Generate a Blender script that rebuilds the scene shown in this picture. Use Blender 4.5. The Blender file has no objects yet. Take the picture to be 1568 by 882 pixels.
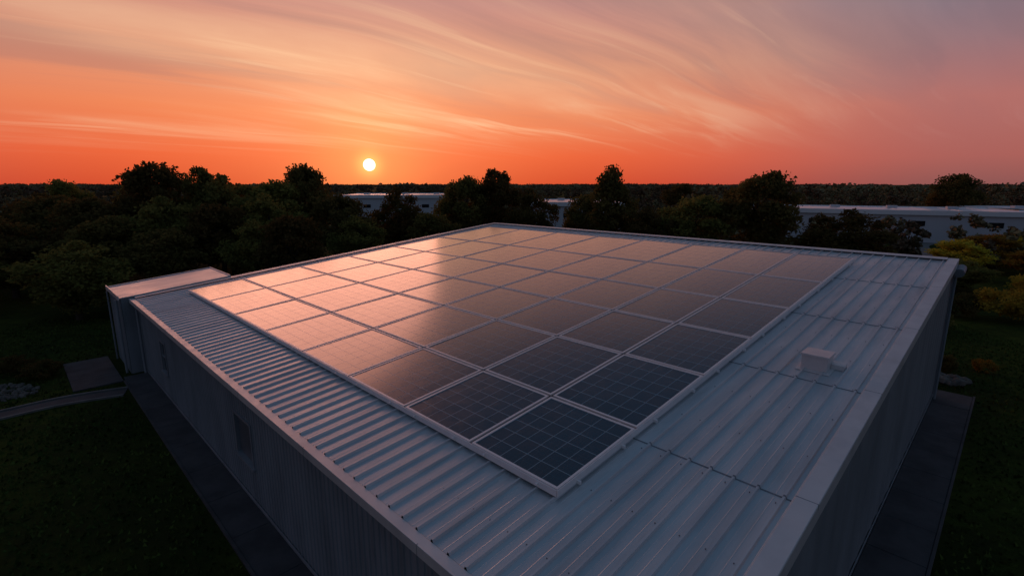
import bpy, math, random
import numpy as np
from mathutils import Vector, Matrix
random.seed(7); rng=np.random.default_rng(7)
scene=bpy.context.scene
COL=scene.collection
GZ=-1.5
SL=0.0968

def lin(c):
    return tuple(((v/255)/12.92 if v/255<=.04045 else ((v/255+.055)/1.055)**2.4) for v in c)+(1.0,)

# ---------------------------------------------------------------- node helper
class NT:
    def __init__(s,tree): s.t=tree; s.n=tree.nodes; s.l=tree.links
    def node(s,typ,**kw):
        nd=s.n.new(typ)
        for k,v in kw.items(): setattr(nd,k,v)
        return nd
    def set(s,sock,v):
        if isinstance(v,bpy.types.NodeSocket): s.l.new(v,sock)
        else: sock.default_value=v
    def m(s,op,a,b=None,c=None,clamp=False):
        nd=s.n.new('ShaderNodeMath'); nd.operation=op; nd.use_clamp=clamp
        s.set(nd.inputs[0],a)
        if b is not None: s.set(nd.inputs[1],b)
        if c is not None: s.set(nd.inputs[2],c)
        return nd.outputs[0]
    def sstep(s,v,a,b,lo=0.0,hi=1.0):
        nd=s.n.new('ShaderNodeMapRange'); nd.interpolation_type='SMOOTHSTEP'
        s.set(nd.inputs['Value'],v)
        nd.inputs['From Min'].default_value=a; nd.inputs['From Max'].default_value=b
        nd.inputs['To Min'].default_value=lo; nd.inputs['To Max'].default_value=hi
        return nd.outputs[0]
    def mix(s,f,a,b,blend='MIX'):
        nd=s.n.new('ShaderNodeMix'); nd.data_type='RGBA'; nd.blend_type=blend
        nd.clamp_result=False
        s.set(nd.inputs[0],f); s.set(nd.inputs[6],a); s.set(nd.inputs[7],b)
        return nd.outputs[2]
    def ramp(s,v,stops,interp='LINEAR'):
        nd=s.n.new('ShaderNodeValToRGB'); cr=nd.color_ramp; cr.interpolation=interp
        while len(cr.elements)<len(stops): cr.elements.new(.5)
        for e,(p,c) in zip(cr.elements,stops): e.position=p; e.color=c
        s.set(nd.inputs[0],v); return nd.outputs[0]
    def noise(s,vec,scale,detail=4,rough=.55,dist=0.0):
        nd=s.n.new('ShaderNodeTexNoise')
        if vec is not None: s.l.new(vec,nd.inputs['Vector'])
        nd.inputs['Scale'].default_value=scale; nd.inputs['Detail'].default_value=detail
        nd.inputs['Roughness'].default_value=rough; nd.inputs['Distortion'].default_value=dist
        return nd.outputs['Fac']
    def comb(s,x,y,z=0.0):
        nd=s.n.new('ShaderNodeCombineXYZ'); s.set(nd.inputs[0],x); s.set(nd.inputs[1],y); s.set(nd.inputs[2],z)
        return nd.outputs[0]

def newmat(name):
    m=bpy.data.materials.new(name); m.use_nodes=True
    for n in list(m.node_tree.nodes): m.node_tree.nodes.remove(n)
    t=NT(m.node_tree)
    out=t.node('ShaderNodeOutputMaterial'); 
    return m,t,out

def simple_mat(name,c1,c2,scale=3,rough=.6,metal=0.0,bump=0.0,bscale=40,r2=None,ior=1.5,coat=0,spec=.5,stretch=None,grime=None):
    m,t,out=newmat(name)
    tc0=t.node('ShaderNodeTexCoord').outputs['Object']; tc=tc0
    if stretch:
        mp=t.node('ShaderNodeMapping'); mp.inputs['Scale'].default_value=stretch
        t.l.new(tc,mp.inputs['Vector']); tc=mp.outputs[0]
    f=t.noise(tc,scale,6,.6)
    f=t.sstep(f,.3,.7)
    col=t.mix(f,(*c1,1),(*c2,1))
    if grime:
        mp=t.node('ShaderNodeMapping'); mp.inputs['Scale'].default_value=grime
        t.l.new(tc0,mp.inputs['Vector'])
        gm=t.sstep(t.noise(mp.outputs[0],1.0,6,.65),.5,.78)
        col=t.mix(t.m('MULTIPLY',gm,.45),col,(c1[0]*.55,c1[1]*.53,c1[2]*.5,1))
    p=t.node('ShaderNodeBsdfPrincipled')
    t.l.new(col,p.inputs['Base Color'])
    p.inputs['Metallic'].default_value=metal
    p.inputs['IOR'].default_value=ior
    p.inputs['Coat Weight'].default_value=coat
    p.inputs['Specular IOR Level'].default_value=spec
    if r2 is not None:
        f2=t.noise(tc,scale*2.3,4)
        t.l.new(t.sstep(f2,.3,.7,rough,r2),p.inputs['Roughness'])
    else: p.inputs['Roughness'].default_value=rough
    if bump>0:
        b=t.node('ShaderNodeBump'); b.inputs['Strength'].default_value=bump; b.inputs['Distance'].default_value=.03
        t.l.new(t.noise(tc,bscale,5,.7),b.inputs['Height']); t.l.new(b.outputs[0],p.inputs['Normal'])
    t.l.new(p.outputs[0],out.inputs[0])
    return m

# ---------------------------------------------------------------- mesh helper
class MB:
    def __init__(s): s.v=[]; s.f=[]; s.mi=[]; s.uv={}
    def quad(s,a,b,c,d,mi=0):
        n=len(s.v); s.v+= [a,b,c,d]; s.f.append((n,n+1,n+2,n+3)); s.mi.append(mi)
    def box(s,x0,x1,y0,y1,z0,z1,mi=0,sl=0.0):
        n=len(s.v)
        for z in (z0,z1):
            for (x,y) in ((x0,y0),(x1,y0),(x1,y1),(x0,y1)):
                s.v.append((x,y,z+sl*x))
        for f in ((3,2,1,0),(4,5,6,7),(0,1,5,4),(1,2,6,5),(2,3,7,6),(3,0,4,7)):
            s.f.append(tuple(n+i for i in f)); s.mi.append(mi)
    def cyl(s,p0,p1,r0,r1,seg=10,mi=0,cap=True):
        p0=Vector(p0);p1=Vector(p1);d=(p1-p0).normalized()
        a=d.orthogonal().normalized(); b=d.cross(a); n=len(s.v)
        for p,r in ((p0,r0),(p1,r1)):
            for i in range(seg):
                t=2*math.pi*i/seg
                s.v.append(tuple(p+a*(r*math.cos(t))+b*(r*math.sin(t))))
        for i in range(seg):
            j=(i+1)%seg
            s.f.append((n+i,n+j,n+seg+j,n+seg+i)); s.mi.append(mi)
        if cap:
            s.f.append(tuple(n+i for i in range(seg))[::-1]); s.mi.append(mi)
            s.f.append(tuple(n+seg+i for i in range(seg))); s.mi.append(mi)
    def obj(s,name,mats,parent=None,bevel=0.0,smooth=False):
        me=bpy.data.meshes.new(name); me.from_pydata(s.v,[],s.f); 
        for m in mats: me.materials.append(m)
        me.polygons.foreach_set('material_index',s.mi)
        if smooth: me.polygons.foreach_set('use_smooth',[True]*len(s.f))
        me.update()
        o=bpy.data.objects.new(name,me); COL.objects.link(o)
        if parent: o.parent=parent
        if bevel>0:
            b=o.modifiers.new('bevel','BEVEL'); b.width=bevel; b.segments=2; b.limit_method='ANGLE'
        return o
def empty(name,loc=(0,0,0),rz=0.0):
    e=bpy.data.objects.new(name,None); COL.objects.link(e); e.location=loc; e.rotation_euler=(0,0,rz); e.empty_display_size=.5
    return e

# ---------------------------------------------------------------- materials
M_roof=simple_mat('painted_roof_metal',(.50,.53,.56),(.64,.66,.68),.6,.30,.42,.05,30,r2=.44,stretch=(.35,1.6,1),grime=(.12,1.4,1))
M_trim=simple_mat('white_trim_metal',(.60,.59,.60),(.70,.69,.69),.8,.35,.3,r2=.45,grime=(.5,.5,1))
M_lap=simple_mat('lap_shade_and_joints',(.14,.16,.18),(.22,.23,.26),3,.6)  # dark grey: painted shadow line at sheet laps; also trim joints and screws
M_wall=simple_mat('wall_siding',(.16,.185,.21),(.22,.245,.275),.7,.5,.0,.06,20,r2=.6,stretch=(1,1,.3),grime=(1.3,1.3,.2))
M_wall2=simple_mat('wall_smooth_panel',(.16,.185,.205),(.22,.245,.27),.5,.55,.0,.05,12,stretch=(1,1,.4),grime=(.9,.9,.2))
M_glassw=simple_mat('window_glass',(.01,.012,.016),(.02,.024,.03),2,.08)
M_alu=simple_mat('aluminium_frame',(.80,.76,.76),(.86,.83,.83),3,.35,.2)
M_dark=simple_mat('dark_underside',(.02,.02,.022),(.035,.035,.04),3,.7)
M_blind=simple_mat('window_blind',(.09,.10,.115),(.12,.13,.145),2,.3)
M_conc=simple_mat('concrete',(.11,.11,.11),(.17,.165,.16),1.2,.85,0,.3,25)
M_asph=simple_mat('asphalt',(.03,.031,.035),(.058,.058,.063),.9,.85,0,.3,60)
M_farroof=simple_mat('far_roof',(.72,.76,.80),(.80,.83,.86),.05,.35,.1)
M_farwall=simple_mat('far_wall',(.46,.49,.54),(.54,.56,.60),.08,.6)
M_stone=simple_mat('stone',(.06,.055,.05),(.16,.14,.12),2,.9,0,.3,10)
M_bark=simple_mat('bark',(.03,.022,.016),(.06,.045,.03),4,.9,0,.4,12)

def leafmat(name,c1,c2,c3,far=False):
    m,t,out=newmat(name)
    tc=t.node('ShaderNodeTexCoord').outputs['Object']
    f=t.sstep(t.noise(tc,.45,2),.35,.65)
    oi=t.node('ShaderNodeObjectInfo').outputs['Random']
    col=t.mix(f,(*c1,1),(*c2,1))
    if not far:
        f2=t.sstep(t.noise(tc,2.5,2),.35,.7)
        col=t.mix(t.m('MULTIPLY',f2,.6),col,(*c3,1))
    hs=t.node('ShaderNodeHueSaturation'); t.l.new(col,hs.inputs['Color'])
    t.l.new(t.sstep(oi,0,1,.465,.52),hs.inputs['Hue']); t.l.new(t.sstep(oi,0,1,.7,1.4),hs.inputs['Value'])
    if far:
        d=t.node('ShaderNodeBsdfDiffuse'); t.l.new(hs.outputs[0],d.inputs[0]); t.l.new(d.outputs[0],out.inputs[0]); return m
    p=t.node('ShaderNodeBsdfDiffuse'); t.l.new(hs.outputs[0],p.inputs[0])
    tr=t.node('ShaderNodeBsdfTranslucent'); t.l.new(hs.outputs[0],tr.inputs['Color'])
    mx=t.node('ShaderNodeMixShader'); mx.inputs[0].default_value=.45
    t.l.new(p.outputs[0],mx.inputs[1]); t.l.new(tr.outputs[0],mx.inputs[2]); t.l.new(mx.outputs[0],out.inputs[0])
    return m
M_leaf=leafmat('foliage',(.14,.125,.036),(.21,.165,.048),(.08,.085,.028))
M_leaff=leafmat('foliage_distant',(.14,.115,.065),(.18,.145,.085),(.06,.06,.035),True)  # aerial haze mixed into the leaf colour, greyer than near foliage
M_leafw=leafmat('foliage_sun_tint',(.55,.36,.04),(.42,.34,.05),(.22,.18,.03))  # low-sun warmth painted into the leaf colour of the right-hand shrubs

def solar_mat():
    m,t,out=newmat('solar_cell_glass')
    uv=t.node('ShaderNodeUVMap').outputs[0]
    sp=t.node('ShaderNodeSeparateXYZ'); t.l.new(uv,sp.inputs[0])
    def line(c,n,w):
        fr=t.m('FRACT',t.m('MULTIPLY',c,n))
        d=t.m('ABSOLUTE',t.m('SUBTRACT',fr,.5))
        return t.sstep(d,.5-w*1.6,.5-w*.6)
    major=t.m('MAXIMUM',line(sp.outputs[0],6,.020),line(sp.outputs[1],6,.020))
    minor=t.m('MAXIMUM',line(sp.outputs[0],12,.02),line(sp.outputs[1],18,.02))
    nz=t.sstep(t.noise(t.node('ShaderNodeTexCoord').outputs['Object'],.8,4),.3,.7)
    base=t.mix(nz,(.002,.015,.032,1),(.004,.023,.046,1))
    cell=t.node('ShaderNodeTexWhiteNoise'); cell.noise_dimensions='2D'
    t.l.new(t.comb(t.m('FLOOR',t.m('MULTIPLY',sp.outputs[0],6)),t.m('FLOOR',t.m('MULTIPLY',sp.outputs[1],6))),cell.inputs['Vector'])
    base=t.mix(t.m('MULTIPLY',cell.outputs['Value'],.4),base,(.008,.038,.068,1))
    col=t.mix(t.m('MULTIPLY',minor,.25),base,(.06,.15,.20,1))
    col=t.mix(t.m('MULTIPLY',major,.8),col,(.12,.28,.36,1))
    p=t.node('ShaderNodeBsdfPrincipled'); t.l.new(col,p.inputs['Base Color'])
    sm=t.sstep(t.noise(t.node('ShaderNodeTexCoord').outputs['Object'],1.7,5,.7),.3,.75,.19,.27)
    # grid lines are duller than the cells
    sm=t.m('ADD',sm,t.m('MULTIPLY',major,.35))
    t.l.new(sm,p.inputs['Roughness'])
    p.inputs['IOR'].default_value=1.5
    p.inputs['Coat Weight'].default_value=.85; p.inputs['Coat Roughness'].default_value=.14; p.inputs['Coat IOR'].default_value=1.46
    t.l.new(p.outputs[0],out.inputs[0])
    return m
M_solar=solar_mat()

# ---------------------------------------------------------------- WAREHOUSE
B=empty('warehouse_building',(2.48,6.09,0),math.radians(45))
W_R=41.5; W_S=35.0
RIBP=0.60
def zr(s): return 4+SL*s
def rib_profile(off=0.0,h=0.07):
    pts=[(0.0,0.0)]
    k=0
    while True:
        rc=0.55+RIBP*k
        if rc>W_R-.2: break
        pts+=[(rc-.052,0),(rc-.026,h),(rc+.026,h),(rc+.052,0)]
        for q in (.20,.40):
            if rc+q<W_R-.2: pts+=[(rc+q-.015,0),(rc+q,.005),(rc+q+.015,0)]
        k+=1
    pts.append((W_R,0))
    return [(r,z+off) for r,z in pts]
mb=MB()
segs=[-.15,6.3,13.1,20.2,27.6,W_S]
for i in range(len(segs)-1):
    a,b=segs[i],segs[i+1]+(.12 if i<4 else 0)
    P=rib_profile()
    n=len(mb.v)
    for r,z in P:
        mb.v.append((a,r,zr(a)+z+.014)); mb.v.append((b,r,zr(b)+z))
    for j in range(len(P)-1):
        q=n+2*j; mb.f.append((q,q+1,q+3,q+2)); mb.mi.append(0)
    if i>0:
        n=len(mb.v)
        for r,z in P:
            mb.v.append((a-.03,r,zr(a)+z+.002)); mb.v.append((a+.008,r,zr(a)+z+.020))
        for j in range(len(P)-1):
            q=n+2*j; mb.f.append((q,q+1,q+3,q+2)); mb.mi.append(1)  # dark band stands in for the shadow line under the overlap
for s in np.arange(1.2,34.5,2.4):
    for k in range(0,67):
        rc=.55+RIBP*k+.10
        if rc<4.6 or s<2.7: mb.box(s-.012,s+.012,rc-.012,rc+.012,zr(0)-.004,zr(0)+.026,1,SL)
mb.obj('roof',[M_roof,M_lap],B)

mb=MB()
def tb(x0,x1,y0,y1,z0,z1,mi=0): mb.box(x0,x1,y0,y1,4+z0,4+z1,mi,SL)
tb(-.12,W_S+.15,-.14,.34,.075,.105)
tb(-.12,W_S+.15,.34,.365,.010,.10)
tb(-.12,W_S+.15,-.145,-.10,-.36,.072)
tb(-.12,W_S+.15,W_R-.36,W_R+.14,.09,.125)
tb(-.12,W_S+.15,W_R+.10,W_R+.145,-.42,.088)
tb(W_S-.35,W_S+.14,.38,W_R-.37,.09,.14)
tb(W_S+.10,W_S+.15,-.09,W_R+.09,-.5,.088)
tb(-.42,-.16,-.14,W_R+.14,-.02,.03)          
tb(-.46,-.42,-.14,W_R+.14,-.22,.065)
tb(-.155,-.125,-.09,W_R+.09,-.22,-.01)
tb(-.415,-.16,-.12,W_R+.12,-.22,-.19)
mb.obj('roof_trim',[M_trim],B,bevel=.01)
mb=MB()
for s in (6.4,13.2,20.3,27.7):
    tb(s,s+.02,-.147,.345,-.05,.1075)
for r in np.arange(6.1,41,6.1):
    tb(-.463,-.418,r,r+.015,-.2,.069)
mb.obj('trim_joints',[M_lap],B)

def corr(mb,axis,fix,out,a,b,zb,zt,per=.30,dep=.035,mi=0):
    pts=[]; k=math.floor(a/per)
    raw=[]
    while k*per<b+per:
        c=k*per; raw+=[(c,0),(c+per*.55,0),(c+per*.65,dep),(c+per*.9,dep)]; k+=1
    raw=sorted(raw)
    def val(x):
        for (x0,d0),(x1,d1) in zip(raw,raw[1:]):
            if x0<=x<=x1: return d0+(d1-d0)*(x-x0)/max(1e-6,x1-x0)
        return 0
    pts=[(a,val(a))]+[p for p in raw if a<p[0]<b]+[(b,val(b))]
    n=len(mb.v)
    for x,d in pts:
        o=fix+out*d
        for z in (zb,zt):
            zz=z(x) if callable(z) else z
            mb.v.append((o,x,zz) if axis=='r' else (x,o,zz))
    for j in range(len(pts)-1):
        q=n+2*j; mb.f.append((q,q+2,q+3,q+1)); mb.mi.append(mi)
mb=MB()
wins=[(18.6,20.7,.35,2.35),(33.7,35.1,.3,2.4)]
cur=0.0
for (a,b,z0,z1) in wins:
    corr(mb,'r',0,-1,cur,a,GZ,3.97)
    corr(mb,'r',0,-1,a,b,GZ,z0); corr(mb,'r',0,-1,a,b,z1,3.97)
    cur=b
corr(mb,'r',0,-1,cur,W_R,GZ,3.97)
corr(mb,'r',W_S,1,0,W_R,GZ,zr(W_S)-.05)
corr(mb,'s',W_R,1,0,W_S,GZ,lambda s:zr(s)-.02)
mb.obj('wall_siding',[M_wall],B)
mb=MB()
corr(mb,'s',0,-1,0,W_S,GZ,lambda s:zr(s)-.02,per=1.2,dep=.02)
mb.obj('wall_gable',[M_wall2],B)
mb=MB()
for (s,r) in ((-.06,-.06),(-.06,W_R-.1),(W_S-.1,-.06),(W_S-.1,W_R-.1)):
    mb.box(s,s+.16,r,r+.16,GZ,zr(s)-.05)
mb.box(-.075,-.045,.11,W_R-.11,GZ,GZ+.25)
mb.box(.11,W_S-.11,-.06,-.035,GZ,GZ+.25)
mb.cyl((W_S-.6,-.17,zr(W_S)-.5),(W_S-.6,-.17,GZ),.075,.075)
mb.cyl((W_S+.12,-.32,zr(W_S)-.45),(W_S-1.0,-.32,zr(W_S)-.62),.26,.26,16)
mb.cyl((-.2,W_R-.6,3.7),(-.2,W_R-.6,GZ),.08,.08)
mb.obj('corners_and_downpipes',[M_wall],B,bevel=.01)
for i,(a,b,z0,z1) in enumerate(wins):
    mb=MB()
    mb.box(.06,.07,a,b,z0,z1,1)
    fw=.09
    mb.box(-.09,.06,a-.02,a+fw,z0,z1); mb.box(-.09,.06,b-fw,b+.02,z0,z1)
    mb.box(-.095,.058,a+fw,b-fw,z1-fw,z1+.02); mb.box(-.16,.058,a-.1,b+.1,z0-.06,z0+fw*.6)
    zm=(z0+z1)/2
    if i==1: mb.box(-.03,.057,a+fw,b-fw,zm-.03,zm+.03)
    mb.obj('window_%d'%(i+1),[M_wall,M_glassw if i==1 else M_blind],B)
mb=MB()
vs,vr=14.4,2.05
zb=zr(vs)
mb.box(vs-.42,vs+.42,vr-.42,vr+.42,zb-.15,zb+.50)
mb.box(vs-.46,vs+.46,vr-.46,vr+.46,zb+.50,zb+.58)
mb.box(vs-.6,vs+.6,vr-.56,vr+.56,4.02+.0,4.04,0,SL)
mb.box(vs+.1,vs+.5,vr-.85,vr-.42,4.02,4.2,0,SL)
mb.obj('roof_vent',[M_trim,M_dark],B,bevel=.03)

mb=MB()
AS0,AS1,AR0,AR1=-1.0,6.2,W_R+.16,47.0
mb.box(AS0,AS1,AR0,AR1,4.14,4.22,1,SL)
corr(mb,'r',AS0+.1,-1,AR0,AR1-.1,GZ,4.12-.1)
corr(mb,'s',AR1-.1,1,AS0+.1,AS1-.1,GZ,lambda s:4.12+SL*s)
mb.quad((AS0+.1,AR0,GZ),(.0,AR0,GZ),(.0,AR0,4.1),(AS0+.1,AR0,4.04),0)
mb.quad((AS1-.1,AR1-.1,GZ),(AS1-.1,AR0,GZ),(AS1-.1,AR0,4.7),(AS1-.1,AR1-.1,4.7),0)
mb.box(AS0-.08,AS0-.003,AR0-.1,AR1+.08,3.98,4.30,2)
mb.box(AS0,AS1,AR1+.003,AR1+.08,3.98+.0,4.30,2,SL)
mb.box(AS1+.003,AS1+.08,AR0,AR1+.08,4.0,4.30,2,SL)
mb.box(AS1+.1,W_S,W_R+.16,W_R+1.3,3.72,3.80,1,SL)
mb.box(AS1+.1,W_S,W_R+1.303,W_R+1.38,3.5,3.92,2,SL)
mb.cyl((AS0-.12,AR0+.5,3.95),(AS0-.12,AR0+.5,GZ),.08,.08,mi=0)
mb.cyl((AS0-.1,AR1-.5,3.95),(AS0-.1,AR1-.5,GZ),.06,.06,mi=0)
mb.obj('annex',[M_wall,M_roof,M_trim],B)

# ---------------------------------------------------------------- SOLAR ARRAY
A=empty('solar_panel_array',(2.48,6.09,0),math.radians(45))
RB=[4.64,8.02,11.49,15.45,19.79,24.42,29.25,34.17,39.09]
SB=[2.73,6.40,10.84,15.2,19.86,25.26,32.02]
ZP=.24; TH=.055
for i in range(len(SB)-1):
    for j in range(len(RB)-1):
        g=.05; fw=.075
        s0,s1,r0,r1=SB[i]+g,SB[i+1]-g,RB[j]+g,RB[j+1]-g
        mb=MB()
        def t2(a,b,c,d,z0,z1,mi=0): mb.box(a,b,c,d,4+z0,4+z1,mi,SL)
        t2(s0,s0+fw,r0,r1,ZP,ZP+TH); t2(s1-fw,s1,r0,r1,ZP,ZP+TH)
        t2(s0+fw,s1-fw,r0,r0+fw,ZP,ZP+TH); t2(s0+fw,s1-fw,r1-fw,r1,ZP,ZP+TH)
        jz=random.uniform(-.016,.016); jt=random.uniform(-.016,.016)
        n=len(mb.v)
        for (s,r) in ((s0+fw,r0+fw),(s1-fw,r0+fw),(s1-fw,r1-fw),(s0+fw,r1-fw)):
            z=zr(s)+ZP+TH-.018+jt*((r-r0)/(r1-r0)-.5)+jz*((s-s0)/(s1-s0)-.5)
            mb.v.append((s,r,z))
        mb.f.append((n,n+1,n+2,n+3)); mb.mi.append(1)
        o=mb.obj('panel_%d_%d'%(i+1,j+1),[M_alu,M_solar],A)
        me=o.data; uvl=me.uv_layers.new(name='UVMap')
        lf=me.polygons[len(me.polygons)-1]
        for li,uv in zip(lf.loop_indices,((0,0),(1,0),(1,1),(0,1))): uvl.data[li].uv=uv
mb=MB()
for i in range(len(SB)-1):
    for q in (.22,.78):
        s=SB[i]+(SB[i+1]-SB[i])*q
        mb.box(s-.03,s+.03,RB[0]-.1,RB[-1]+.1,4.08,4.165,0,SL)
for j in range(len(RB)-1):
    for q in (.2,.8):
        r=RB[j]+(RB[j+1]-RB[j])*q
        mb.box(SB[0]-.06,SB[-1]+.06,r-.03,r+.03,4.17,4.232,0,SL)
mb.obj('mounting_rails',[M_alu],A)
mb=MB()
mb.box(SB[0]+.01,SB[-1]-.01,RB[0]+.01,RB[0]+.035,4.10,4.29,0,SL)
mb.box(SB[0]+.01,SB[0]+.035,RB[0]+.05,RB[-1]-.01,4.10,4.28,0,SL)
mb.obj('edge_skirt',[M_alu],A)

# ---------------------------------------------------------------- GROUND
def ground():
    m,t,out=newmat('grass_ground')
    tc=t.node('ShaderNodeTexCoord').outputs['Object']
    f=t.sstep(t.noise(tc,.08,5,.6),.35,.65); f2=t.sstep(t.noise(tc,1.3,6,.7),.3,.7)
    c=t.mix(f,(.024,.040,.008,1),(.070,.090,.014,1)); c=t.mix(t.m('MULTIPLY',f2,.6),c,(.018,.022,.008,1))
    p=t.node('ShaderNodeBsdfPrincipled'); t.l.new(c,p.inputs['Base Color']); p.inputs['Roughness'].default_value=1
    p.inputs['Specular IOR Level'].default_value=0.05
    b=t.node('ShaderNodeBump'); b.inputs['Strength'].default_value=1.0; b.inputs['Distance'].default_value=.15
    t.l.new(t.noise(tc,7,7,.75),b.inputs['Height']); t.l.new(b.outputs[0],p.inputs['Normal'])
    t.l.new(p.outputs[0],out.inputs[0])
    mb=MB(); R=9000
    rings=[0,60,150,400,1200,3500,R]; seg=64
    mb.v.append((0,0,GZ))
    for k in rings[1:]:
        for i in range(seg):
            a=2*math.pi*i/seg; mb.v.append((k*math.cos(a),k*math.sin(a),GZ))
    for i in range(seg):
        mb.f.append((0,1+i,1+(i+1)%seg)); mb.mi.append(0)
    for q in range(len(rings)-2):
        for i in range(seg):
            a=1+q*seg+i; b=1+q*seg+(i+1)%seg
            mb.f.append((a,a+seg,b+seg,b)); mb.mi.append(0)
    mb.obj('ground',[m])
ground()
M_grass=leafmat('grass_blades',(.03,.048,.012),(.06,.075,.018),(.03,.035,.012),True)
def grass():
    N=70000
    x=rng.uniform(-48,44,N); y=rng.uniform(4,50,N)
    s=((x-2.48)+(y-6.09))*.7071; r=(-(x-2.48)+(y-6.09))*.7071
    ok=~((s>-1.75)&(r>-2.15)&(s<37)&(r<48)) & ~((s>-4.5)&(s<0)&(r>40)&(r<47.6)) 
    px=np.array([-25.6,-28.5,-31,-35,-42]); py=np.array([31.6,30.0,27.5,24,18])
    d=np.full(N,99.)
    for i in range(4):
        ax,ay,bx,by=px[i],py[i],px[i+1],py[i+1]
        tt=np.clip(((x-ax)*(bx-ax)+(y-ay)*(by-ay))/((bx-ax)**2+(by-ay)**2),0,1)
        d=np.minimum(d,np.hypot(x-ax-tt*(bx-ax),y-ay-tt*(by-ay)))
    ok&=d>1.05
    ok&=(np.abs(x)<y*1.25+2)
    x=x[ok];y=y[ok];n=len(x)
    a=rng.uniform(0,6.28,n);h=rng.uniform(.07,.2,n);wd=rng.uniform(.05,.12,n)
    lx=rng.normal(0,.06,n);ly=rng.normal(0,.06,n)
    c,sn=np.cos(a)*wd,np.sin(a)*wd
    z=np.full(n,GZ-.01)
    v=np.stack([np.stack([x-c,y-sn,z],1),np.stack([x+c,y+sn,z],1),np.stack([x+lx,y+ly,z+h],1)],1).reshape(-1,3)
    me=bpy.data.meshes.new('lawn_grass'); me.from_pydata([tuple(q) for q in v.tolist()],[],[(3*i,3*i+1,3*i+2) for i in range(n)])
    me.materials.append(M_grass); me.update()
    o=bpy.data.objects.new('lawn_grass',me); COL.objects.link(o)
grass()
PV=empty('pavement',(2.48,6.09,0),math.radians(45))
mb=MB()
z1=GZ+.10
def slabs(x0,x1,y0,y1,step,axis):
    if axis=='y':
        y=y0
        while y<y1-.01:
            e=min(y+step,y1); mb.box(x0,x1,y+.008,e-.008,GZ-.1,z1+random.uniform(-.006,.006)); y=e
    else:
        x=x0
        while x<x1-.01:
            e=min(x+step,x1); mb.box(x+.008,e-.008,y0,y1,GZ-.1,z1+random.uniform(-.006,.006)); x=e
slabs(-1.5,-.08,-1.9,41.0,3.2,'y')
slabs(-.07,W_S+1.5,-1.9,-.08,2.6,'x')
slabs(-4.3,-1.6,40.2,47.5,2.4,'y')
mb.obj('slabs',[M_asph],PV,bevel=.015)
mb=MB()
mb.box(-1.62,-1.51,-2.0,40.1,GZ-.1,z1+.03); mb.box(-1.62,W_S+1.6,-2.02,-1.91,GZ-.1,z1+.03)
mb.obj('kerb',[M_asph],PV,bevel=.01)

def strip(name,pts,w,mat,z,kerb=None):
    root=empty(name)
    mb=MB(); mk=MB()
    P=[Vector((x,y,0)) for x,y in pts]
    Q=[]
    for i in range(len(P)-1):
        p0=P[max(i-1,0)];p1=P[i];p2=P[i+1];p3=P[min(i+2,len(P)-1)]
        for k in range(8):
            t=k/8
            Q.append(.5*((2*p1)+(p2-p0)*t+(2*p0-5*p1+4*p2-p3)*t*t+(3*p1-p0-3*p2+p3)*t**3))
    Q.append(P[-1])
    L=[];R_=[]
    for i,q in enumerate(Q):
        d=(Q[min(i+1,len(Q)-1)]-Q[max(i-1,0)]).normalized(); n=Vector((-d.y,d.x,0))
        L.append(q+n*w/2); R_.append(q-n*w/2)
    def prism(mb,A,Bq,z0,z1):
        for i in range(len(A)-1):
            a,b,c,d=A[i],Bq[i],Bq[i+1],A[i+1]
            mb.quad((a.x,a.y,z1),(b.x,b.y,z1),(c.x,c.y,z1),(d.x,d.y,z1))
            mb.quad((a.x,a.y,z0),(a.x,a.y,z1),(d.x,d.y,z1),(d.x,d.y,z0))
            mb.quad((b.x,b.y,z1),(b.x,b.y,z0),(c.x,c.y,z0),(c.x,c.y,z1))
    prism(mb,L,R_,GZ-.05,z)
    mb.obj('surface',[mat],root)
    if kerb:
        for A_,sgn in ((L,1),(R_,-1)):
            O=[]
            for i,q in enumerate(A_):
                d=(Q[min(i+1,len(Q)-1)]-Q[max(i-1,0)]).normalized(); n=Vector((-d.y,d.x,0))
                O.append(q+n*.16*sgn)
            prism(mk,A_,O,GZ-.05,z+.07)
        mk.obj('edge_kerb',[kerb],root)
strip('footpath',[(-25.6,31.6),(-28.5,30.0),(-31,27.5),(-35,24),(-42,18)],1.3,M_asph,GZ+.05,M_conc)
strip('access_road',[(70,84),(80,98),(90,113),(104,128),(110,160)],5.0,M_conc,GZ+.05)

def stones(name,cx,cy,rx,ry,n,smin,smax):
    mb=MB()
    for _ in range(n):
        a=random.uniform(0,6.28); q=math.sqrt(random.random())
        x=cx+rx*q*math.cos(a); y=cy+ry*q*math.sin(a); s=random.uniform(smin,smax)
        b=len(mb.v); z=GZ+s*.3
        for lv,rr in ((-.6,.7),(0,1),(.5,.75)):
            for k in range(6):
                t=k*math.pi/3+random.uniform(-.2,.2); w=s*rr*random.uniform(.75,1.1)
                mb.v.append((x+w*math.cos(t),y+w*math.sin(t),z+lv*s))
        mb.v.append((x,y,z+s*.8))
        for l in range(2):
            for k in range(6):
                k2=(k+1)%6; mb.f.append((b+l*6+k,b+l*6+k2,b+l*6+6+k2,b+l*6+6+k)); mb.mi.append(0)
        for k in range(6): mb.f.append((b+12+k,b+12+(k+1)%6,b+18)); mb.mi.append(0)
    mb.obj(name,[M_stone])
stones('gravel_bed',-34.0,31.2,2.6,1.6,420,.06,.2)
stones('rock_pile',30.6,33.4,.9,.8,22,.2,.5)

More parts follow.
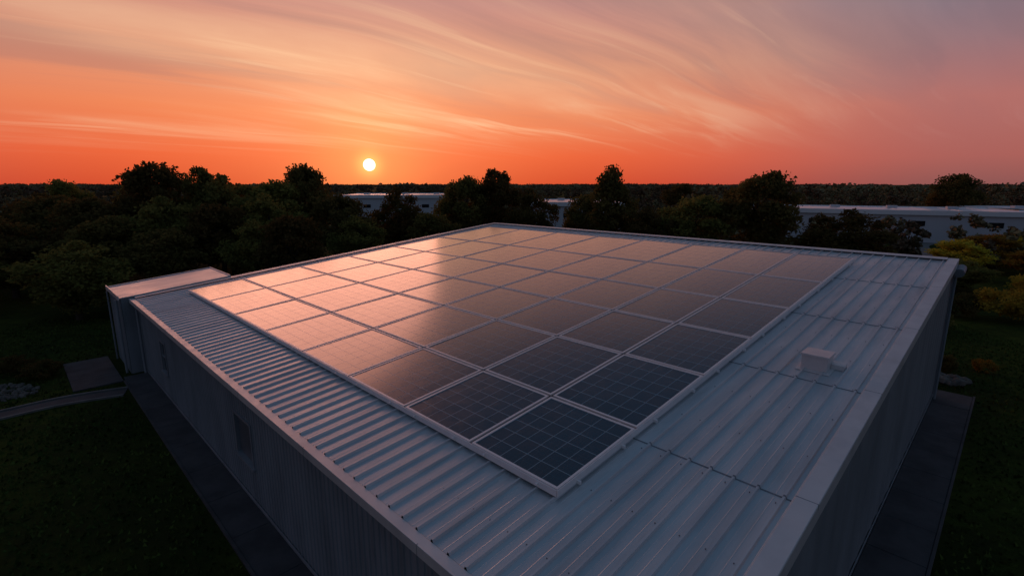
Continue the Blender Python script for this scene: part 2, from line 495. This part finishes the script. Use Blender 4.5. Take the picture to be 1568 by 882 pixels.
# ---------------------------------------------------------------- FAR WAREHOUSES
def far_wh(name,p0,p1,depth,h,par=.5):
    p0=Vector((*p0,0));p1=Vector((*p1,0)); L=(p1-p0).length; ang=math.atan2(p1.y-p0.y,p1.x-p0.x)
    e=empty(name,(p0.x,p0.y,GZ),ang)
    mb=MB()
    mb.box(0,L,0,depth,0,h)
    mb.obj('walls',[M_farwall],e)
    mb=MB()
    mb.box(-.4,L+.4,-.4,depth+.4,h+.01,h+.25)
    mb.box(-.5,L+.5,-.5,-.403,h-.6,h+par); mb.box(-.5,L+.5,depth+.403,depth+.5,h-.6,h+par)
    for k in range(int(L/6)): mb.box(k*6+.1,k*6+.4,-.398,depth+.398,h+.252,h+.36)
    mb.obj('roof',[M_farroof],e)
    mb=MB()
    for k in range(max(1,int(L/14))):
        x=7+k*14+random.uniform(-2,2); y=depth*random.uniform(.3,.7)
        mb.box(x,x+2.2,y,y+1.8,h+.37,h+1.0)
    mb.obj('roof_units',[M_farwall],e)
    mb=MB()
    for k in range(int(L/7)):
        x=3+k*7
        if k%3==0: mb.box(x,x+3.6,-.06,-.01,0,4.0,1)
        else: mb.box(x,x+2.6,-.06,-.01,h*.55,h*.55+1.2,0)
    mb.obj('windows_and_doors',[M_glassw,M_farwall],e)
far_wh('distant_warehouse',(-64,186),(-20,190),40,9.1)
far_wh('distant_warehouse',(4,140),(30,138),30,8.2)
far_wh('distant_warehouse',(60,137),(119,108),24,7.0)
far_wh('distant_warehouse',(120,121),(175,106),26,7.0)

# ---------------------------------------------------------------- TREES
def leaf_cloud(centers,radii,per,lo,hi,flat=.75):
    c=np.repeat(centers,per,axis=0); r=np.repeat(radii,per)
    n=len(c)
    d=rng.normal(size=(n,3)); d/=np.linalg.norm(d,axis=1)[:,None]
    rad=r*(rng.random(n)**.4)*rng.uniform(.8,1.15,n)
    p=c+d*rad[:,None]*np.array([1,1,flat])
    a=rng.normal(size=(n,3)); a/=np.linalg.norm(a,axis=1)[:,None]
    b=np.cross(a,d+rng.normal(size=(n,3))*.6); b/=np.linalg.norm(b,axis=1)[:,None]+1e-9
    s=rng.uniform(lo,hi,n)[:,None]
    v=np.stack([p-a*s*.5,p+b*s*.33,p+a*s*.5,p-b*s*.33],axis=1).reshape(-1,3)
    return v
def tree_mesh(name,H,W,nclump,per,lo,hi,leafm,style='round',trunk=True,cb=.22,rlo=.10,rhi=.18,inner=.55):
    mb=MB()
    hz=(1-cb)/2
    cs=[];rs=[]
    lobes=[(rng.uniform(0,6.28),rng.uniform(.1,.95),rng.uniform(.65,1.0)) for _ in range(8)]
    for q0 in range(nclump):
        while True:
            q=rng.uniform(-1,1,3)
            l=np.linalg.norm(q)
            if l<1 and l>(inner if q0%4 else .1): break
        zc=q[2]
        if style=='pointed': k=.35+.65*(1-max(zc,-.3))/1.3 if zc>-.3 else .95
        elif style=='flat': k=1
        else: k=1-.1*max(zc,0)
        az=math.atan2(q[1],q[0])
        bump=.92
        for la,lz,lr in lobes:
            da=math.cos(az-la); bump+= .24*max(0,da)**5*(1 if abs(zc-(lz*2-1))<.5 else -.5)
        rr=W*rng.uniform(rlo,rhi)
        cs.append((q[0]*(W/2-rr*.5)*k*bump,q[1]*(W/2-rr*.5)*k*bump,H*(cb+hz)+zc*(H*hz-rr*.5)*(.93+.07*min(bump,1.3))))
        rs.append(rr)
    cs=np.array(cs);rs=np.array(rs)
    if trunk:
        tr=.022*H
        top=Vector((rng.uniform(-.3,.3),rng.uniform(-.3,.3),H*.62))
        mid=Vector((rng.uniform(-.2,.2),rng.uniform(-.2,.2),H*.28))
        mb.cyl((0,0,-.2),mid,tr*1.25,tr*.85,8,1); mb.cyl(mid,top,tr*.85,tr*.35,8,1)
        for i in rng.choice(len(cs),min(16,len(cs)),replace=False):
            c=Vector(cs[i]); st=mid.lerp(top,rng.uniform(0,.8)); 
            kn=st.lerp(c,.5)+Vector((0,0,.04*H))
            mb.cyl(st,kn,tr*.42,tr*.26,6,1,False); mb.cyl(kn,c,tr*.26,tr*.08,6,1,False)
    nb=len(mb.v)
    v=leaf_cloud(cs,rs,per,lo,hi)
    nq=len(v)//4
    verts=mb.v+[tuple(x) for x in v.tolist()]
    faces=mb.f+[(nb+4*i,nb+4*i+1,nb+4*i+2,nb+4*i+3) for i in range(nq)]
    me=bpy.data.meshes.new(name); me.from_pydata(verts,[],faces)
    me.materials.append(leafm); me.materials.append(M_bark)
    me.polygons.foreach_set('material_index',mb.mi+[0]*nq); me.update()
    return me
V=[tree_mesh('tree_a',14,9,85,130,.3,.58,M_leaf,'round'),
   tree_mesh('tree_b',14,9,80,130,.3,.58,M_leaf,'pointed',cb=.12),
   tree_mesh('tree_c',14,9,75,140,.3,.58,M_leaf,'round',cb=.2),
   tree_mesh('tree_d',14,10,95,120,.3,.58,M_leaf,'flat',cb=.1)]
BU=tree_mesh('bush_m',3,4,36,120,.13,.26,M_leaf,'flat',cb=.02,trunk=False)
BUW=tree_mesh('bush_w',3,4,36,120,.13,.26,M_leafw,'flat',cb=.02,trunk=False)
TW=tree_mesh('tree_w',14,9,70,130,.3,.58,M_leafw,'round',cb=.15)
def put(name,me,x,y,h,w,H=14,W=9):
    o=bpy.data.objects.new(name,me); COL.objects.link(o)
    o.location=(x,y,GZ-.05); o.rotation_euler=(0,0,random.uniform(0,6.28)); o.scale=(w/W,w/W,h/H)
    return o
T=[(-52.3,75,17.6,10.5,0),(-47.0,78,16.4,7.5,2),(-95,110,15.4,9,0),(-33.7,85,17.8,8.5,0),
   (-41.5,75,15.2,12,3),(-37.5,80,15.0,11,0),(-26.2,60,10.6,8,0),(-25,75,12.8,10,0),(-17.8,80,13.4,9,3),
   (-8.5,88,15.8,9,0),(-3.0,90,16.4,9.5,2),(3.6,85,13.2,9,3),(16.5,85,16.6,9.5,1),(12.6,90,12.4,7,0),(28.7,80,12.6,11,0),
   (37.8,78,16.4,11.5,0),(47,71,10.4,13,3),(129,150,17.5,13,0),(21.5,79,10.4,8,3),
   (-44,50,8.2,9,3),(-49,61,10.4,9,0),(-60,60,10.0,11,3),(-56,68,12.5,10,0),(-46,66,12.3,10,3),(-38,66,11.8,9,0),
   (-33,70,12.6,9,3),(-66,74,12.6,11,0),(-76,82,12.4,12,3),(-70,64,10.4,10,1),(-57,51,8.5,9,0),(-31,62,9.5,8,3),
   (-21,70,9.6,8,3),(-12,76,10.0,8,0),(-86,96,12.0,11,0),(-40,58,9.0,8,0),(-58,82,14.6,10,0),(-47,84,15.4,10,3),
   (62,190,14.6,12,0),(96,210,16.0,10,2),(-70,120,13.6,10,0),(55,110,9.5,8,0)]
for x,y,h,w,k in T: put('broadleaf_tree',V[k],x,y,h,w,14,10 if k==3 else 9)
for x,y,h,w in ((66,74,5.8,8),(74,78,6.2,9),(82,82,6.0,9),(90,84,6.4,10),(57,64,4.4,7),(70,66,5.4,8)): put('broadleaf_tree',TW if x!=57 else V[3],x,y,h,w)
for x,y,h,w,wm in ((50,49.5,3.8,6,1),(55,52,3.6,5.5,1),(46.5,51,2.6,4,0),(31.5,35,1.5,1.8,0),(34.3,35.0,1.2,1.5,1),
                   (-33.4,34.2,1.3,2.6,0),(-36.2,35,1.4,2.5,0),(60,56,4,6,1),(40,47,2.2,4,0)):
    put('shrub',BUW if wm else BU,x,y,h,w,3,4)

LO=[tree_mesh('forest_tree_a',12,10,20,24,.9,1.7,M_leaff,'round',cb=.08,trunk=False),
    tree_mesh('forest_tree_b',12,10,20,24,.9,1.7,M_leaff,'flat',cb=.05,trunk=False),
    tree_mesh('forest_tree_c',12,9,20,24,.9,1.7,M_leaff,'pointed',cb=.08,trunk=False)]
def patch():
    cs=[];rs=[]
    for _ in range(40):
        a=rng.uniform(0,6.28);q=math.sqrt(rng.random())*36
        cs.append((q*math.cos(a),q*math.sin(a),rng.uniform(4,8.5)));rs.append(rng.uniform(4,6.5))
    v=leaf_cloud(np.array(cs),np.array(rs),16,3.0,5.2,.7)
    nq=len(v)//4
    me=bpy.data.meshes.new('forest_patch'); me.from_pydata([tuple(x) for x in v.tolist()],[],[(4*i,4*i+1,4*i+2,4*i+3) for i in range(nq)])
    me.materials.append(M_leaff); me.update(); return me
PA=patch()
excl=[(-74,-14,140,232),(0,36,100,172)]
def blocked(x,y):
    for a,b,c,d in excl:
        if a<x<b and c<y<d: return True
    if 54<x<182 and 84<y<165:
        fy=137-(x-60)*.49 if x<120 else 121-(x-120)*.27
        if fy-20<y<fy+30: return True
    return False
def inst(name,child,pts):
    mb=MB()
    for x,y,s,a in pts:
        c,sn=math.cos(a)*s/2,math.sin(a)*s/2
        mb.quad((x+c-sn,y+sn+c,GZ),(x-c-sn,y-sn+c,GZ),(x-c+sn,y-sn-c,GZ),(x+c+sn,y+sn-c,GZ))
    o=mb.obj(name,[M_leaff]); o.instance_type='FACES'; o.use_instance_faces_scale=True
    o.show_instancer_for_render=False; o.show_instancer_for_viewport=False
    c=bpy.data.objects.new('forest_crowns',child); COL.objects.link(c); c.parent=o
sets=[[],[],[]]
r=96.0
while r<620:
    step=8.0+r*.018
    n=int(math.radians(150)*r/step)
    for i in range(n):
        a=math.radians(-75)+math.radians(150)*(i+random.random()*.8)/n
        rr=r+random.uniform(-step,step)*.5
        x,y=rr*math.sin(a),rr*math.cos(a)
        if blocked(x,y) : continue
        nz=math.sin(x*.013+1)*math.cos(y*.017)
        if random.random()<.12+.1*nz: continue
        h=random.uniform(.4,.75)
        if r>300: h+=.1
        if random.random()<.06: h*=1.35
        sets[random.randrange(3)].append((x,y,h,random.uniform(0,6.28)))
    r+=step
for st,me in zip(sets,LO): inst('distant_forest',me,st)
pp=[]
r=640.0
while r<4500:
    step=62+r*.04
    n=int(math.radians(160)*r/step)
    for i in range(n):
        a=math.radians(-80)+math.radians(160)*(i+random.random()*.8)/n
        rr=r+random.uniform(-.5,.5)*step
        pp.append((rr*math.sin(a),rr*math.cos(a),random.uniform(.8,1.2)*(1+.3*math.sin(a*9+r*.002)*(r>2500)),random.uniform(0,6.28)))
    r+=step*1.8
inst('distant_treeline',PA,pp)

# ---------------------------------------------------------------- SKY
SAZ=math.radians(-15.3); SEL=math.radians(1.98)
sd=Vector((math.sin(SAZ)*math.cos(SEL),math.cos(SAZ)*math.cos(SEL),math.sin(SEL)))
w=bpy.data.worlds.new('World'); scene.world=w; w.use_nodes=True
try:
    w.cycles.sampling_method='MANUAL'; w.cycles.sample_map_resolution=512
except Exception as e: print(e)
for n in list(w.node_tree.nodes): w.node_tree.nodes.remove(n)
t=NT(w.node_tree)
tc=t.node('ShaderNodeTexCoord').outputs['Generated']
sp=t.node('ShaderNodeSeparateXYZ'); t.l.new(tc,sp.inputs[0]); X,Y,Z=sp.outputs
hl=t.m('SQRT',t.m('ADD',t.m('MULTIPLY',X,X),t.m('MULTIPLY',Y,Y)))
hl=t.m('MAXIMUM',hl,.001)
c=t.m('DIVIDE',t.m('ADD',t.m('MULTIPLY',X,math.sin(SAZ)),t.m('MULTIPLY',Y,math.cos(SAZ))),hl)
Zc=t.m('MAXIMUM',Z,0.0)
ZEN=(74,96,120)  # upper sky out of view set dark in these ramps to dim panel reflections
A_=t.ramp(Zc,[(0,lin((214,72,40))),(.05,lin((236,96,52))),(.12,lin((240,132,84))),(.20,lin((224,150,116))),(.30,lin((198,140,130))),(.42,lin((150,112,116))),(.58,lin((58,76,98))),(1,lin(ZEN))])
B_=t.ramp(Zc,[(0,lin((142,86,84))),(.04,lin((170,96,90))),(.12,lin((178,110,104))),(.20,lin((146,114,120))),(.27,lin((114,114,130))),(.34,lin((56,72,94))),(.55,lin((48,68,90))),(1,lin(ZEN))])
C_=t.ramp(Zc,[(0,lin((82,78,90))),(.15,lin((88,90,106))),(.4,lin((76,92,114))),(1,lin(ZEN))])
c2=t.m('SUBTRACT',c,t.m('MULTIPLY',t.m('MAXIMUM',t.m('SUBTRACT',Z,.28),0.0),2.0))
col=t.mix(t.sstep(c2,.53,.99),B_,A_)
col=t.mix(t.sstep(c,-.5,.45),C_,col)
den=t.m('ADD',Zc,.12)
th=math.radians(42)
ku,kv=math.cos(th),math.sin(th)
u=t.m('DIVIDE',t.m('ADD',t.m('MULTIPLY',X,ku),t.m('MULTIPLY',Y,kv)),den)
v=t.m('DIVIDE',t.m('SUBTRACT',t.m('MULTIPLY',Y,ku),t.m('MULTIPLY',X,kv)),den)
wn=t.noise(t.comb(t.m('MULTIPLY',u,.35),t.m('MULTIPLY',v,.35),5.0),1.0,2,.5)
v=t.m('ADD',v,t.m('MULTIPLY',t.m('SUBTRACT',wn,.5),.7))
v1=t.comb(t.m('MULTIPLY',u,.32),t.m('MULTIPLY',v,1.7),0.0)
v2=t.comb(t.m('MULTIPLY',u,.22),t.m('MULTIPLY',v,.6),3.7)
v3=t.comb(t.m('MULTIPLY',u,.5),t.m('MULTIPLY',v,4.5),8.1)
n1=t.noise(v1,1.0,7,.56,.7); n2=t.noise(v2,1.0,3,.5,.4); n3=t.noise(v3,1.0,5,.55,.5)
st=t.m('MULTIPLY',t.sstep(n1,.46,.72),t.sstep(n2,.34,.58))
st2=t.m('MULTIPLY',t.sstep(n3,.53,.70),t.sstep(n2,.34,.54))
side=t.sstep(c,.5,.95,.35,1.0)
fade=t.m('MULTIPLY',t.sstep(Z,.035,.11),side)
st=t.m('MULTIPLY',st,fade); st2=t.m('MULTIPLY',st2,fade)
soft=t.m('MULTIPLY',t.m('MULTIPLY',t.sstep(n2,.40,.66),t.sstep(Z,.05,.2)),side)
dk=t.m('MULTIPLY',t.sstep(n1,.52,.34),t.sstep(Z,.06,.2))
cc=t.mix(t.sstep(c,.5,1.0),lin((192,138,134)),lin((255,206,162)))
cc=t.mix(t.sstep(c,-.3,.4),lin((80,90,110)),cc)
cc=t.mix(t.sstep(Z,.34,.48),cc,lin((72,88,110)))
col=t.mix(t.m('MULTIPLY',dk,.32),col,t.mix(t.sstep(Z,.33,.45),lin((126,102,110)),lin((58,72,94))))
col=t.mix(t.m('MULTIPLY',soft,.28),col,cc)
col=t.mix(t.m('MULTIPLY',st,.48),col,cc)
col=t.mix(t.m('MULTIPLY',st2,.36),col,cc)
vd=t.node('ShaderNodeVectorMath',operation='DOT_PRODUCT'); t.l.new(tc,vd.inputs[0]); vd.inputs[1].default_value=sd
dt=t.m('MAXIMUM',vd.outputs['Value'],0.0)
def scale_col(f,c3):
    return t.mix(1.0,t.comb(f,f,f),(*c3,1),'MULTIPLY')
for pw,cl in ((30,(.16,.08,.030)),(220,(.20,.12,.028)),(5000,(.6,.34,.08))):
    g=t.m('POWER',dt,float(pw)); col=t.mix(1.0,col,scale_col(g,cl),'ADD')
disc=t.sstep(vd.outputs['Value'],math.cos(math.radians(.66)),math.cos(math.radians(.56)))
col=t.mix(disc,col,(2.8,2.4,1.8,1))
bg=t.node('ShaderNodeBackground'); t.l.new(col,bg.inputs[0]); bg.inputs[1].default_value=1.0
sky=t.node('ShaderNodeTexSky'); sky.sky_type='NISHITA'; sky.sun_disc=False
sky.sun_elevation=math.radians(10); sky.sun_rotation=SAZ; 
bg2=t.node('ShaderNodeBackground'); t.l.new(sky.outputs[0],bg2.inputs[0]); bg2.inputs[1].default_value=.001
ad=t.node('ShaderNodeAddShader'); t.l.new(bg.outputs[0],ad.inputs[0]); t.l.new(bg2.outputs[0],ad.inputs[1])
wo=t.node('ShaderNodeOutputWorld'); t.l.new(ad.outputs[0],wo.inputs[0])

# low sun spread by haze : soft warm light
su=bpy.data.lights.new('sun','SUN'); su.energy=.48; su.angle=math.radians(34.0); su.color=(1,.40,.27)
so=bpy.data.objects.new('sun',su); COL.objects.link(so)
el=math.radians(10); LA=math.radians(-27)
dv=Vector((math.sin(LA)*math.cos(el),math.cos(LA)*math.cos(el),math.sin(el)))
so.rotation_euler=dv.to_track_quat('Z','Y').to_euler(); so.location=dv*200

# ---------------------------------------------------------------- CAMERA
cam=bpy.data.cameras.new('camera'); co=bpy.data.objects.new('camera',cam); COL.objects.link(co)
co.location=(0,0,12); co.rotation_euler=(math.radians(90-11.565),0,0)
cam.sensor_width=36; cam.lens=36*777/1568; cam.clip_end=20000; cam.clip_start=.05
scene.camera=co
scene.view_settings.view_transform='Standard'; scene.view_settings.look='None'; scene.view_settings.exposure=0
